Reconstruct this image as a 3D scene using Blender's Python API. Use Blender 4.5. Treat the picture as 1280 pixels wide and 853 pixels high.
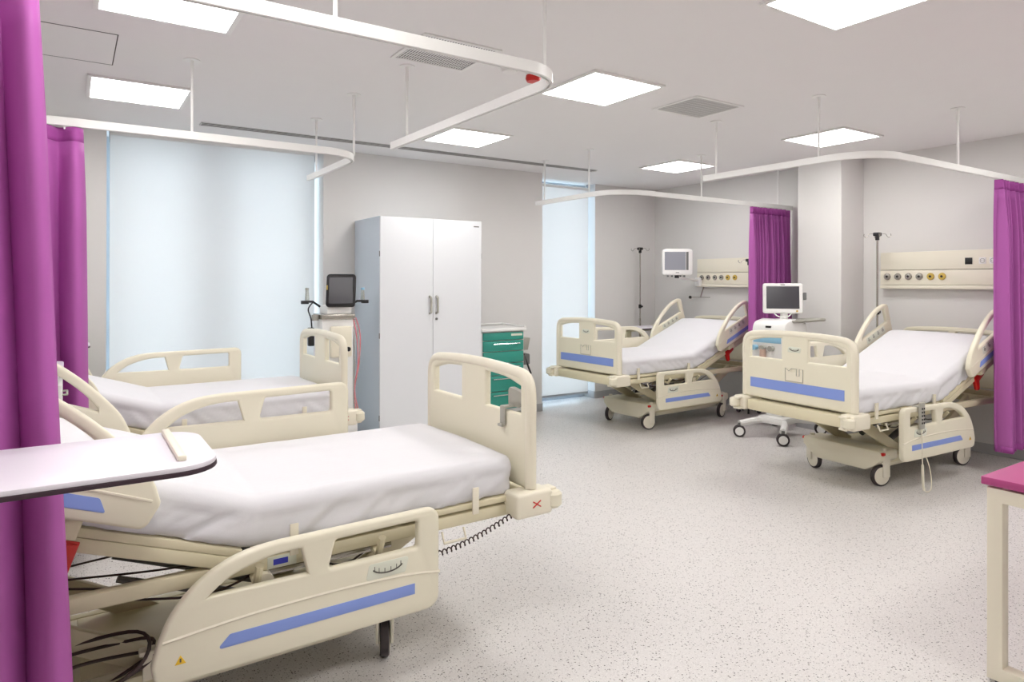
import bpy, bmesh, math, random
from mathutils import Vector, Matrix, noise
from mathutils.geometry import tessellate_polygon

PI = math.pi
scn = bpy.context.scene
for o in list(bpy.data.objects):
    bpy.data.objects.remove(o)
COL = scn.collection

# ------------------------------------------------------------------ camera
CAMH = 1.52
F_PX, YAW, PITCH, ROLL, SX, SY = 840.03, 0.58386, 0.00134, 0.00184, 3.93, -75.11
cy, sy_ = math.cos(YAW), math.sin(YAW)
FWD = Vector((sy_ * math.cos(PITCH), cy * math.cos(PITCH), math.sin(PITCH)))
RGT = Vector((cy, -sy_, 0))
UPV = RGT.cross(FWD)
R2 = RGT * math.cos(ROLL) + UPV * math.sin(ROLL)
U2 = -RGT * math.sin(ROLL) + UPV * math.cos(ROLL)
cam = bpy.data.cameras.new('camera')
cam.sensor_width = 36
cam.lens = F_PX / 1280 * 36
cam.shift_x = -SX / 1280
cam.shift_y = SY / 1280
cam.clip_start = 0.05
camo = bpy.data.objects.new('camera', cam)
COL.objects.link(camo)
camo.matrix_world = Matrix(((R2.x, U2.x, -FWD.x, 0), (R2.y, U2.y, -FWD.y, 0), (R2.z, U2.z, -FWD.z, CAMH), (0, 0, 0, 1)))
scn.camera = camo

# ------------------------------------------------------------------ world, exposure
w = bpy.data.worlds.new('sky')
scn.world = w
w.use_nodes = True
bg = w.node_tree.nodes['Background']
bg.inputs[0].default_value = (0.72, 0.88, 1.0, 1)
bg.inputs[1].default_value = 5.0
scn.view_settings.view_transform = 'Standard'
scn.view_settings.look = 'None'
scn.view_settings.gamma = 1
scn.view_settings.exposure = 0.95
scn.view_settings.use_curve_mapping = False
PANEL_EMIT = 9.0

# ------------------------------------------------------------------ materials
def lin(c):
    return tuple((v / 12.92 if v <= .04045 else ((v + .055) / 1.055) ** 2.4) for v in c)
def rgb(r, g, b):
    return lin((r / 255, g / 255, b / 255)) + (1,)
MATS = {}
def mat(name, col, rough=.5, metal=0, spec=.5, bump=0, bscale=60, var=0.0, vscale=6, emit=None, trans=0, alpha=1, sheen=0):
    if name in MATS:
        return MATS[name]
    m = bpy.data.materials.new(name)
    m.use_nodes = True
    nt = m.node_tree
    b = nt.nodes['Principled BSDF']
    b.inputs['Base Color'].default_value = col
    b.inputs['Roughness'].default_value = rough
    b.inputs['Metallic'].default_value = metal
    b.inputs['Specular IOR Level'].default_value = spec
    if sheen:
        b.inputs['Sheen Weight'].default_value = sheen
    if trans:
        b.inputs['Transmission Weight'].default_value = trans
    if emit:
        b.inputs['Emission Color'].default_value = emit[0]
        b.inputs['Emission Strength'].default_value = emit[1]
    tc = nt.nodes.new('ShaderNodeTexCoord')
    if var:
        n = nt.nodes.new('ShaderNodeTexNoise')
        n.inputs['Scale'].default_value = vscale
        n.inputs['Detail'].default_value = 4
        nt.links.new(tc.outputs['Object'], n.inputs['Vector'])
        mx = nt.nodes.new('ShaderNodeMix')
        mx.data_type = 'RGBA'
        mx.inputs[6].default_value = tuple(v * (1 - var) for v in col[:3]) + (1,)
        mx.inputs[7].default_value = tuple(min(1, v * (1 + var)) for v in col[:3]) + (1,)
        nt.links.new(n.outputs['Fac'], mx.inputs[0])
        nt.links.new(mx.outputs[2], b.inputs['Base Color'])
    if bump:
        n2 = nt.nodes.new('ShaderNodeTexNoise')
        n2.inputs['Scale'].default_value = bscale
        n2.inputs['Detail'].default_value = 6
        nt.links.new(tc.outputs['Object'], n2.inputs['Vector'])
        bp = nt.nodes.new('ShaderNodeBump')
        bp.inputs['Strength'].default_value = bump
        bp.inputs['Distance'].default_value = .01
        nt.links.new(n2.outputs['Fac'], bp.inputs['Height'])
        nt.links.new(bp.outputs['Normal'], b.inputs['Normal'])
    MATS[name] = m
    return m

WALL = mat('wall_paint', rgb(226, 224, 221), .75, bump=.04, bscale=180, var=.01)
CEIL = mat('ceiling_paint', rgb(241, 239, 238), .85, var=.008)
SKIRT = mat('skirting_vinyl', rgb(178, 177, 178), .5, var=.03)
WHITE = mat('white_enamel', rgb(240, 239, 236), .35, var=.01)
CREAM = mat('cream_plastic', rgb(233, 227, 205), .38, bump=.015, bscale=300, var=.012)
CREAM2 = mat('cream_plastic_pale', rgb(236, 229, 209), .36, var=.012)
CREAMM = mat('cream_painted_steel', rgb(222, 213, 182), .4, var=.03)
PANELC = mat('ivory_panel', rgb(238, 232, 214), .4, var=.01)
BLUE = mat('blue_stripe', rgb(134, 156, 222), .4, var=.015)
DARK = mat('dark_rubber', rgb(58, 50, 52), .55, var=.05)
BLACK = mat('black_plastic', rgb(26, 24, 26), .4, var=.04)
GREY = mat('grey_plastic', rgb(168, 166, 156), .45, var=.02)
GREYD = mat('grey_dark_plastic', rgb(110, 110, 108), .45, var=.03)
STEEL = mat('brushed_steel', rgb(176, 172, 164), .25, metal=.9, var=.03)
CHROME = mat('chrome', rgb(215, 215, 215), .14, metal=1)
RED = mat('red_plastic', rgb(206, 34, 26), .35, var=.03)
INK = mat('dark_print', rgb(88, 84, 76), .6)
HUB = mat('wheel_cover', rgb(231, 225, 208), .4, var=.02)
YEL = mat('yellow_sticker', rgb(232, 188, 40), .5)
BRASS = mat('yellow_outlet', rgb(206, 176, 84), .4, var=.03)
LAB = mat('pale_label', rgb(222, 224, 208), .5)
SCREEN = mat('dark_screen', rgb(58, 56, 62), .2)
SCREENG = mat('grey_screen', rgb(150, 152, 160), .2)
TEAL = mat('teal_drawer', rgb(54, 152, 136), .35, var=.02)
WARDW = mat('wardrobe_white', rgb(229, 231, 234), .35, var=.006)
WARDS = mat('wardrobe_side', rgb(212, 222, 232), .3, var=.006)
MAG = mat('magenta_laminate', rgb(176, 72, 128), .35, var=.02)
TABW = mat('table_laminate', rgb(233, 228, 236), .32, var=.008)
TABE = mat('dark_table_edge', rgb(52, 30, 42), .5)
LBLUE = mat('light_blue_plastic', rgb(150, 200, 226), .4)
PINK = mat('pink_tubing', rgb(222, 130, 140), .35)
CABLE = mat('brown_cable', rgb(62, 44, 40), .5)
GAP = mat('shadow_gap', rgb(74, 70, 66), .9)
GLASSY = mat('clear_acrylic', rgb(232, 232, 224), .15, trans=.85)
MULL = mat('aluminium_frame', rgb(168, 172, 178), .45, var=.02)
LAMP = mat('lit_panel', (1, 1, 1, 1), .5, emit=((1.0, .985, .965, 1), PANEL_EMIT))

def floor_mat():
    m = bpy.data.materials.new('speckled_vinyl'); m.use_nodes = True
    nt = m.node_tree; b = nt.nodes['Principled BSDF']
    tc = nt.nodes.new('ShaderNodeTexCoord')
    def vor(scale, thr, soft):
        v = nt.nodes.new('ShaderNodeTexVoronoi'); v.inputs['Scale'].default_value = scale
        nt.links.new(tc.outputs['Object'], v.inputs['Vector'])
        n = nt.nodes.new('ShaderNodeMapRange')
        n.inputs['From Min'].default_value = thr; n.inputs['From Max'].default_value = thr + soft
        n.inputs['To Min'].default_value = 1; n.inputs['To Max'].default_value = 0
        nt.links.new(v.outputs['Distance'], n.inputs['Value'])
        # only some cells carry a chip
        sep = nt.nodes.new('ShaderNodeSeparateColor'); nt.links.new(v.outputs['Color'], sep.inputs[0])
        return n, sep
    def chips(prev, scale, thr, frac, col):
        n, sep = vor(scale, thr, .08)
        lt = nt.nodes.new('ShaderNodeMath'); lt.operation = 'LESS_THAN'; lt.inputs[1].default_value = frac
        nt.links.new(sep.outputs[0], lt.inputs[0])
        mu = nt.nodes.new('ShaderNodeMath'); mu.operation = 'MULTIPLY'
        nt.links.new(n.outputs[0], mu.inputs[0]); nt.links.new(lt.outputs[0], mu.inputs[1])
        mx = nt.nodes.new('ShaderNodeMix'); mx.data_type = 'RGBA'
        mx.inputs[7].default_value = col
        nt.links.new(mu.outputs[0], mx.inputs[0])
        if prev is None: mx.inputs[6].default_value = rgb(214, 210, 207)
        else: nt.links.new(prev, mx.inputs[6])
        return mx.outputs[2]
    c = chips(None, 110, .3, .55, rgb(200, 196, 194))
    c = chips(c, 170, .28, .5, rgb(229, 227, 225))
    c = chips(c, 120, .28, .26, rgb(146, 140, 137))
    c = chips(c, 85, .24, .15, rgb(82, 76, 76))
    nt.links.new(c, b.inputs['Base Color'])
    b.inputs['Roughness'].default_value = .38
    b.inputs['Specular IOR Level'].default_value = .4
    n2 = nt.nodes.new('ShaderNodeTexNoise'); n2.inputs['Scale'].default_value = 120
    nt.links.new(tc.outputs['Object'], n2.inputs['Vector'])
    bp = nt.nodes.new('ShaderNodeBump'); bp.inputs['Strength'].default_value = .05; bp.inputs['Distance'].default_value = .005
    nt.links.new(n2.outputs['Fac'], bp.inputs['Height']); nt.links.new(bp.outputs['Normal'], b.inputs['Normal'])
    return m
FLOOR = floor_mat()

def cloth_mat(name, col, rough, trans_col=None, tfac=0, wave=None):
    m = bpy.data.materials.new(name); m.use_nodes = True
    nt = m.node_tree; b = nt.nodes['Principled BSDF']
    tc = nt.nodes.new('ShaderNodeTexCoord')
    b.inputs['Base Color'].default_value = col
    b.inputs['Roughness'].default_value = rough
    b.inputs['Specular IOR Level'].default_value = .25
    n = nt.nodes.new('ShaderNodeTexNoise'); n.inputs['Scale'].default_value = 350; n.inputs['Detail'].default_value = 3
    nt.links.new(tc.outputs['Object'], n.inputs['Vector'])
    bp = nt.nodes.new('ShaderNodeBump'); bp.inputs['Strength'].default_value = .08; bp.inputs['Distance'].default_value = .004
    nt.links.new(n.outputs['Fac'], bp.inputs['Height'])
    last = bp
    if wave:
        wv = nt.nodes.new('ShaderNodeTexWave'); wv.bands_direction = 'Y'
        wv.inputs['Scale'].default_value = wave; wv.inputs['Distortion'].default_value = .4
        nt.links.new(tc.outputs['Object'], wv.inputs['Vector'])
        b2 = nt.nodes.new('ShaderNodeBump'); b2.inputs['Strength'].default_value = .12; b2.inputs['Distance'].default_value = .004
        nt.links.new(wv.outputs['Fac'], b2.inputs['Height']); nt.links.new(bp.outputs['Normal'], b2.inputs['Normal'])
        last = b2
    nt.links.new(last.outputs['Normal'], b.inputs['Normal'])
    if tfac:
        t = nt.nodes.new('ShaderNodeBsdfTranslucent'); t.inputs[0].default_value = trans_col
        mx = nt.nodes.new('ShaderNodeMixShader'); mx.inputs[0].default_value = tfac
        out = nt.nodes['Material Output']
        nt.links.new(b.outputs[0], mx.inputs[1]); nt.links.new(t.outputs[0], mx.inputs[2])
        nt.links.new(mx.outputs[0], out.inputs[0])
    return m
SHEET = cloth_mat('white_sheet', rgb(226, 225, 228), .8, wave=9)
PURPLE = cloth_mat('purple_curtain', rgb(199, 111, 190), .5, rgb(208, 102, 194), .25)
PURPLEH = cloth_mat('purple_curtain_header', rgb(180, 88, 170), .5, rgb(190, 80, 176), .15)
BLIND = cloth_mat('screen_blind', rgb(228, 230, 230), .8, rgb(247, 240, 235), .38)

def glass_mat():
    m = bpy.data.materials.new('window_glass'); m.use_nodes = True
    nt = m.node_tree
    for n in list(nt.nodes):
        if n.type != 'OUTPUT_MATERIAL': nt.nodes.remove(n)
    tr = nt.nodes.new('ShaderNodeBsdfTransparent'); tr.inputs[0].default_value = (.93, .97, 1, 1)
    gl = nt.nodes.new('ShaderNodeBsdfGlossy'); gl.inputs['Roughness'].default_value = .02
    fr = nt.nodes.new('ShaderNodeFresnel')
    mx = nt.nodes.new('ShaderNodeMixShader')
    nt.links.new(fr.outputs[0], mx.inputs[0]); nt.links.new(tr.outputs[0], mx.inputs[1]); nt.links.new(gl.outputs[0], mx.inputs[2])
    nt.links.new(mx.outputs[0], nt.nodes['Material Output'].inputs[0])
    return m
GLASS = glass_mat()

# ------------------------------------------------------------------ mesh helpers
def rotz(a): return Matrix.Rotation(a, 4, 'Z')
def T(x, y, z): return Matrix.Translation((x, y, z))

class MB:
    """collects shapes and links them as ONE mesh object"""
    def __init__(s, m=None):
        s.v = []; s.f = []; s.m = m or Matrix.Identity(4)
    def add(s, vs, fs, m=None):
        b = len(s.v)
        M = s.m @ m if m is not None else s.m
        s.v += [M @ Vector(p) for p in vs]
        s.f += [tuple(b + i for i in f) for f in fs]
        return s
    def box(s, x0, x1, y0, y1, z0, z1, bev=0.0, seg=2, m=None):
        if bev <= 0:
            vs = [(x, y, z) for z in (z0, z1) for y in (y0, y1) for x in (x0, x1)]
            fs = [(0, 2, 3, 1), (4, 5, 7, 6), (0, 1, 5, 4), (2, 6, 7, 3), (0, 4, 6, 2), (1, 3, 7, 5)]
            return s.add(vs, fs, m)
        bm = bmesh.new()
        bmesh.ops.create_cube(bm, size=1)
        for v in bm.verts:
            v.co = Vector(((x0 + x1) / 2 + v.co.x * (x1 - x0), (y0 + y1) / 2 + v.co.y * (y1 - y0), (z0 + z1) / 2 + v.co.z * (z1 - z0)))
        bmesh.ops.bevel(bm, geom=bm.edges[:], offset=bev, segments=seg, profile=.5, affect='EDGES')
        bm.verts.index_update()
        vs = [tuple(v.co) for v in bm.verts]; fs = [tuple(v.index for v in f.verts) for f in bm.faces]
        bm.free()
        return s.add(vs, fs, m)
    def cyl(s, c, r, h, axis='Z', n=20, r2=None, bev=0, m=None):
        r2 = r if r2 is None else r2
        if bev:
            prof = [(0, 0), (r - bev, 0), (r, bev), (r2, h - bev), (r2 - bev, h), (0, h)]
        else:
            prof = [(0, 0), (r, 0), (r2, h), (0, h)]
        A = {'Z': Matrix.Identity(4), 'X': Matrix.Rotation(PI / 2, 4, 'Y'), 'Y': Matrix.Rotation(-PI / 2, 4, 'X')}[axis]
        M = T(*c) @ A
        return s.lathe(prof, n, (m @ M) if m is not None else M)
    def lathe(s, prof, n=20, m=None):
        vs = []; fs = []; rows = []
        for r, z in prof:
            if r < 1e-6:
                rows.append([len(vs)]); vs.append((0, 0, z))
            else:
                rows.append([len(vs) + i for i in range(n)])
                vs += [(r * math.cos(2 * PI * i / n), r * math.sin(2 * PI * i / n), z) for i in range(n)]
        for a, b in zip(rows, rows[1:]):
            for i in range(n):
                j = (i + 1) % n
                if len(a) == 1 and len(b) == 1: continue
                if len(a) == 1: fs.append((a[0], b[j], b[i]))
                elif len(b) == 1: fs.append((a[i], a[j], b[0]))
                else: fs.append((a[i], a[j], b[j], b[i]))
        return s.add(vs, fs, m)
    def tube(s, pts, r, n=8, m=None, closed=False):
        P = [Vector(p) for p in pts]; k = len(P)
        vs = []; fs = []
        up = None
        for i in range(k):
            a = P[i - 1] if (i > 0 or closed) else P[i]
            b = P[(i + 1) % k] if (i < k - 1 or closed) else P[i]
            t = (b - a).normalized()
            if up is None:
                up = Vector((0, 0, 1)) if abs(t.z) < .9 else Vector((1, 0, 0))
            side = t.cross(up).normalized(); up = side.cross(t).normalized()
            rr = r[i] if isinstance(r, (list, tuple)) else r
            vs += [tuple(P[i] + (side * math.cos(2 * PI * j / n) + up * math.sin(2 * PI * j / n)) * rr) for j in range(n)]
        for i in range(k if closed else k - 1):
            i2 = (i + 1) % k
            for j in range(n):
                j2 = (j + 1) % n
                fs.append((i * n + j, i * n + j2, i2 * n + j2, i2 * n + j))
        if not closed:
            fs.append(tuple(range(n))[::-1]); fs.append(tuple((k - 1) * n + j for j in range(n)))
        return s.add(vs, fs, m)
    def sweep(s, pts, prof, m=None):
        """sweep a closed (side, up) profile along a level path"""
        P = [Vector(p) for p in pts]; k = len(P); n = len(prof); vs = []; fs = []
        for i in range(k):
            a = P[max(0, i - 1)]; b = P[min(k - 1, i + 1)]
            t = (b - a); t.z = 0; t.normalize(); side = Vector((t.y, -t.x, 0))
            vs += [tuple(P[i] + side * u + Vector((0, 0, v))) for u, v in prof]
        for i in range(k - 1):
            for j in range(n):
                j2 = (j + 1) % n
                fs.append((i * n + j, i * n + j2, (i + 1) * n + j2, (i + 1) * n + j))
        fs.append(tuple(range(n))[::-1]); fs.append(tuple((k - 1) * n + j for j in range(n)))
        return s.add(vs, fs, m)
    def plate(s, outer, holes=(), th=.04, bev=.008, m=None, steps=2):
        """flat plate in the XY plane, rounded edges, with holes; thickness along Z, centred"""
        loops = [list(outer)] + [list(h) for h in holes]
        def area(l): return sum(l[i][0] * l[(i + 1) % len(l)][1] - l[(i + 1) % len(l)][0] * l[i][1] for i in range(len(l))) / 2
        for i, l in enumerate(loops):
            if (area(l) > 0) != (i == 0): l.reverse()
        def inset(l, d):
            out = []
            for i in range(len(l)):
                p0, p1, p2 = Vector(l[i - 1]), Vector(l[i]), Vector(l[(i + 1) % len(l)])
                e1 = (p1 - p0).normalized(); e2 = (p2 - p1).normalized()
                n1 = Vector((-e1.y, e1.x)); n2 = Vector((-e2.y, e2.x))
                q = n1 + n2
                L = q.length_squared
                q = q * (2 / L) if L > .4 else n1
                out.append(p1 + q * d)
            return out
        rings = []
        for k in range(steps + 1):
            a = PI / 2 * k / steps
            rings.append((bev * (1 - math.sin(a)), -th / 2 + bev * (1 - math.cos(a))))
        rings += [(d, -z) for d, z in reversed(rings)]
        vs = []; fs = []; base = []
        for l in loops:
            st = []
            for d, z in rings:
                st.append(len(vs)); vs += [(p.x, p.y, z) for p in inset(l, d)]
            n = len(l)
            for a, b in zip(st, st[1:]):
                for i in range(n):
                    j = (i + 1) % n
                    fs.append((a + i, a + j, b + j, b + i))
            base.append((st[0], st[-1], n))
        for end in (0, 1):
            polys = [[Vector(vs[b[end] + i]) for i in range(b[2])] for b in base]
            idx = [b[end] + i for b in base for i in range(b[2])]
            for tri in tessellate_polygon(polys):
                a, b_, c = (idx[q] for q in tri)
                va, vb, vc = (Vector(vs[q]) for q in (a, b_, c))
                nz = (vb - va).cross(vc - va).z
                if (nz > 0) != (end == 1): a, c = c, a
                fs.append((a, b_, c))
        return s.add(vs, fs, m)
    def build(s, name, material, parent=None, smooth=40, kind=None):
        me = bpy.data.meshes.new(name)
        me.from_pydata([tuple(v) for v in s.v], [], s.f)
        me.update()
        if smooth:
            me.polygons.foreach_set('use_smooth', [True] * len(me.polygons))
            me.set_sharp_from_angle(angle=math.radians(smooth))
        me.materials.append(material)
        o = bpy.data.objects.new(name, me)
        COL.objects.link(o)
        if parent is not None: o.parent = parent
        if kind: o['kind'] = kind
        return o

def rp(pts, n=5):
    """round polygon: pts = (x, y, radius)"""
    out = []
    k = len(pts)
    for i in range(k):
        x, y = pts[i][:2]; r = pts[i][2] if len(pts[i]) > 2 else 0
        p = Vector((x, y)); a = Vector(pts[i - 1][:2]); b = Vector(pts[(i + 1) % k][:2])
        if r <= 0: out.append((x, y)); continue
        u = (a - p).normalized(); v = (b - p).normalized()
        ang = math.acos(max(-1, min(1, u.dot(v))))
        d = min(r / math.tan(ang / 2), (a - p).length * .49, (b - p).length * .49)
        r2 = d * math.tan(ang / 2)
        c = p + (u + v).normalized() * (r2 / math.sin(ang / 2))
        s0 = p + u * d - c; e0 = p + v * d - c
        a0 = math.atan2(s0.y, s0.x); a1 = math.atan2(e0.y, e0.x)
        da = (a1 - a0 + PI) % (2 * PI) - PI
        for q in range(n + 1):
            t = a0 + da * q / n
            out.append((c.x + r2 * math.cos(t), c.y + r2 * math.sin(t)))
    return out

def spline(pts, n=6):
    """catmull-rom through 2D/3D points"""
    P = [Vector(p) for p in pts]; out = []
    for i in range(len(P) - 1):
        p0 = P[max(0, i - 1)]; p1 = P[i]; p2 = P[i + 1]; p3 = P[min(len(P) - 1, i + 2)]
        for k in range(n):
            t = k / n
            out.append(.5 * ((2 * p1) + (p2 - p0) * t + (2 * p0 - 5 * p1 + 4 * p2 - p3) * t * t + (3 * p1 - p0 - 3 * p2 + p3) * t ** 3))
    out.append(P[-1])
    return [tuple(p) for p in out]

def thing(name, label, cat, loc=(0, 0, 0), rz=0, group=None):
    o = bpy.data.objects.new(name, None)
    o.empty_display_size = .1
    COL.objects.link(o)
    o.location = loc; o.rotation_euler = (0, 0, rz)
    return tag(o, label, cat, group)
def tag(o, label, cat, group=None):
    o['label'] = label; o['category'] = cat
    if group: o['group'] = group
    return o
def struct(name, mb, m, parent=None, smooth=40):
    o = mb.build(name, m, parent, smooth)
    if parent is None: o['kind'] = 'structure'
    return o
def plane_m(origin, u, v):
    """matrix taking plate XY to the plane spanned by u, v"""
    u = Vector(u).normalized(); v = Vector(v).normalized(); n = u.cross(v)
    return Matrix(((u.x, v.x, n.x, origin[0]), (u.y, v.y, n.y, origin[1]), (u.z, v.z, n.z, origin[2]), (0, 0, 0, 1)))
def R_(x0, x1, y0, y1, r=0, n=4):
    return rp([(x0, y0, r), (x1, y0, r), (x1, y1, r), (x0, y1, r)], n) if r else [(x0, y0), (x1, y0), (x1, y1), (x0, y1)]

# ------------------------------------------------------------------ room
ZC = 2.80
XL, XR = -1.0, 6.8          # side walls
YB, YW = 6.43, 6.75         # wardrobe wall, set-back wall by the far window
YG = 6.95                   # glazing plane
YR = -1.7                   # wall behind the camera
W1 = (.24, 2.03); W2 = (4.63, 5.71)

struct('floor', MB().box(XL, XR, YR, 7.1, -.1, 0), FLOOR)
struct('ceiling', MB().box(XL, XR, YR, 7.1, ZC, ZC + .1), CEIL)
struct('wall_left', MB().box(XL - .15, XL, YR - .15, 7.1, 0, ZC), WALL)
struct('wall_right', MB().box(XR, XR + .15, YR - .15, 7.1, 0, ZC), WALL)
struct('wall_rear', MB().box(XL, XR, YR - .15, YR, 0, ZC), WALL)
wb = MB()
wb.box(XL, W1[0], YB, 7.1, 0, ZC); wb.box(W1[1], W2[0], YB, 7.1, 0, ZC); wb.box(W2[1], XR, YW, 7.1, 0, ZC)
struct('wall_back', wb, WALL)
struct('wall_pillar', MB().box(6.39, XR, 3.79, 4.27, 0, ZC, .006, 1), WALL)
def skirt(name, x0, x1, y0, y1):
    struct(name, MB().box(x0, x1, y0, y1, 0, .09, .004, 1), SKIRT)
t_ = .012
b_ = MB()
for x0, x1, y in ((XL, W1[0], YB), (W1[1], W2[0], YB), (W2[1], XR, YW)):
    b_.box(x0, x1, y - t_, y, 0, .09, .003, 1)
b_.box(W2[0], W2[0] + t_, YB, YG, 0, .09); b_.box(W1[1] - t_, W1[1], YB, YG, 0, .09); b_.box(W2[1] - t_, W2[1], YW, YG, 0, .09)
struct('baseboard_back', b_, SKIRT)
b_ = MB(); b_.box(XR - t_, XR, YR, 3.79, 0, .09, .003, 1); b_.box(XR - t_, XR, 4.27, YW, 0, .09, .003, 1)
struct('baseboard_right', b_, SKIRT)
b_ = MB(); b_.box(6.39 - t_, XR, 3.79 - t_, 3.79, 0, .09); b_.box(6.39 - t_, 6.39, 3.79, 4.27, 0, .09); b_.box(6.39 - t_, XR, 4.27, 4.27 + t_, 0, .09)
struct('baseboard_pillar', b_, SKIRT)
struct('baseboard_left', MB().box(XL, XL + t_, YR, YB, 0, .09, .003, 1), SKIRT)

def window(name, x0, x1, mulls, rails):
    o = MB().box(x0, x1, YG, YG + .05, 0, .06).build(name, MULL); o['kind'] = 'structure'
    MB().box(x0, x1, YG, YG + .05, ZC - .06, ZC).build('top_rail', MULL, o)
    for x in [x0 + .025, x1 - .025]:
        MB().box(x - .025, x + .025, YG, YG + .05, .06, ZC - .06).build('jamb', MULL, o)
    for x, hw in mulls:
        MB().box(x - hw, x + hw, YG - .03, YG + .05, .06, ZC - .06).build('mullion', MULL, o)
    for z in rails:
        MB().box(x0 + .05, x1 - .05, YG, YG + .05, z - .025, z + .025).build('transom', MULL, o)
    xs = [x0 + .05] + [x for x, h in mulls] + [x1 - .05]
    for a, b in zip(xs, xs[1:]):
        MB().box(a, b, YG + .02, YG + .028, .06, ZC - .06).build('pane', GLASS, o)
window('window_1', W1[0], W1[1], [(1.09, .09)], [])
window('window_2', W2[0], W2[1], [], [])

def blind(label, x0, x1, y, z0, zt=2.735):
    t = thing('roller_blind', label, 'blind', (x0, y, 0), 0, 'translucent roller blinds over the tall windows')
    wd = x1 - x0
    MB().box(0, wd, -.001, .001, z0, zt).build('screen', BLIND, t)
    MB().cyl((0, .012, zt), .022, wd, 'X', 16).build('roller', WHITE, t)
    MB().box(0, wd, -.008, .008, z0 - .028, z0, .004).build('bottom_bar', MULL, t)
    for x in (-.004, wd):
        MB().box(x, x + .004, -.015, .04, 2.70, 2.797).build('bracket', MULL, t)
blind('wide pale roller blind covering the big window behind the left beds', W1[0] + .03, W1[1] - .03, 6.62, .09, 2.775)
blind('narrow pale roller blind over the window beside the green drawer trolley', W2[0] - .0 + .01, W2[1] - .06, 6.82, .09)

# ------------------------------------------------------------------ ceiling fittings
LX = (.38, 2.92, 5.58); LY = (5.2, 3.4, 1.65, -.1)
LL = {(0, 0): 'square ceiling light panel in front of the wide window blind',
      (0, 1): 'square ceiling light panel cut by the top edge at left',
      (0, 2): 'square ceiling light panel overhead near the left purple curtain',
      (0, 3): 'square ceiling light panel behind the viewer at left',
      (1, 0): 'square ceiling light panel above the white wardrobe and slot diffuser',
      (1, 1): 'large square ceiling light panel in the middle beside the red alarm',
      (1, 2): 'big square ceiling light panel cut by the top edge at right',
      (1, 3): 'square ceiling light panel behind the viewer in the middle',
      (2, 0): 'small far ceiling light panel over the far right bed',
      (2, 1): 'square ceiling light panel behind the rail of the right bed',
      (2, 2): 'square ceiling light panel overhead at the right edge',
      (2, 3): 'square ceiling light panel behind the viewer at right'}
for i, x in enumerate(LX):
    for j, y in enumerate(LY):
        if (i, j) == (2, 2): y = 1.35
        t = thing('ceiling_light', LL[i, j], 'ceiling light', (x, y, ZC), 0, 'square LED ceiling panels')
        MB().plate(R_(-.3, .3, -.3, .3, .004), [R_(-.275, .275, -.275, .275)], .014, .002, T(0, 0, -.007)).build('frame', WHITE, t)
        MB().box(-.277, .277, -.277, .277, -.010, -.004).build('diffuser', LAMP, t)

def vent(label, x0, x1, y0, y1):
    t = thing('ceiling_vent', label, 'air vent', ((x0 + x1) / 2, (y0 + y1) / 2, ZC), 0, 'perforated ceiling air grilles')
    a = (x1 - x0) / 2; b = (y1 - y0) / 2
    MB().plate(R_(-a, a, -b, b), [R_(-a + .025, a - .025, -b + .025, b - .025)], .008, .002, T(0, 0, -.004)).build('frame', WHITE, t)
    MB().box(-a + .02, a - .02, -b + .02, b - .02, -.0025, -.0005).build('backing', GREYD, t)
    m = MB()
    n = 26
    for k in range(n):
        u = -a + .028 + (2 * a - .056) * (k + .5) / n
        m.box(u - .0032, u + .0032, -b + .025, b - .025, -.0036, -.0025)
    for k in range(9):
        v = -b + .028 + (2 * b - .056) * (k + .5) / 9
        m.box(-a + .025, a - .025, v - .0015, v + .0015, -.0036, -.0025)
    m.build('grille', WHITE, t, kind='stuff')
vent('perforated square ceiling air grille behind the near left curtain rail', 1.51, 1.98, 3.13, 3.58)
vent('perforated square ceiling air grille above the aisle, right of the middle light', 3.57, 4.07, 3.15, 3.58)

t = thing('slot_diffuser', 'long slotted air diffuser along the ceiling by the window wall', 'air vent', (.87, 5.95, ZC))
MB().box(0, 4.15, -.06, .06, -.0015, 0).build('backing', GAP, t)
for y in (-.06, -.020, .017, .055):
    MB().box(0, 4.15, y, y + .005, -.004, -.0015).build('slat', WHITE, t)
for x in (0, 4.146):
    MB().box(x, x + .004, -.045, .047, -.012, -.0015).build('end_cap', WHITE, t)

t = thing('access_hatch', 'flush square access hatch in the ceiling, dark joint line, at upper left', 'hatch', (-.1, 4.34, ZC))
MB().plate(R_(-.303, .303, -.293, .293), [R_(-.298, .298, -.288, .288)], .002, .0003, T(0, 0, -.001)).build('joint', GAP, t)
MB().box(-.298, .298, -.288, .288, -.001, 0).build('panel', CEIL, t)

t = thing('smoke_detector', 'small white smoke detector on the ceiling beside the red alarm', 'smoke detector', (2.18, 3.36, ZC))
MB().lathe([(0, 0), (.055, 0), (.055, -.012), (.045, -.03), (.02, -.038), (0, -.038)][::-1], 24).build('housing', WHITE, t)
MB().cyl((.02, -.035, -.030), .006, .006).build('indicator', DARK, t)
t = thing('alarm_beacon', 'small red fire alarm sounder hanging under the ceiling', 'fire alarm', (2.35, 3.36, ZC))
MB().lathe([(0, 0), (.045, 0), (.045, -.02), (0, -.02)][::-1], 20).build('base', WHITE, t)
MB().lathe([(0, -.02), (.044, -.02), (.048, -.04), (.040, -.058), (0, -.062)][::-1], 20).build('sounder', RED, t)

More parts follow.
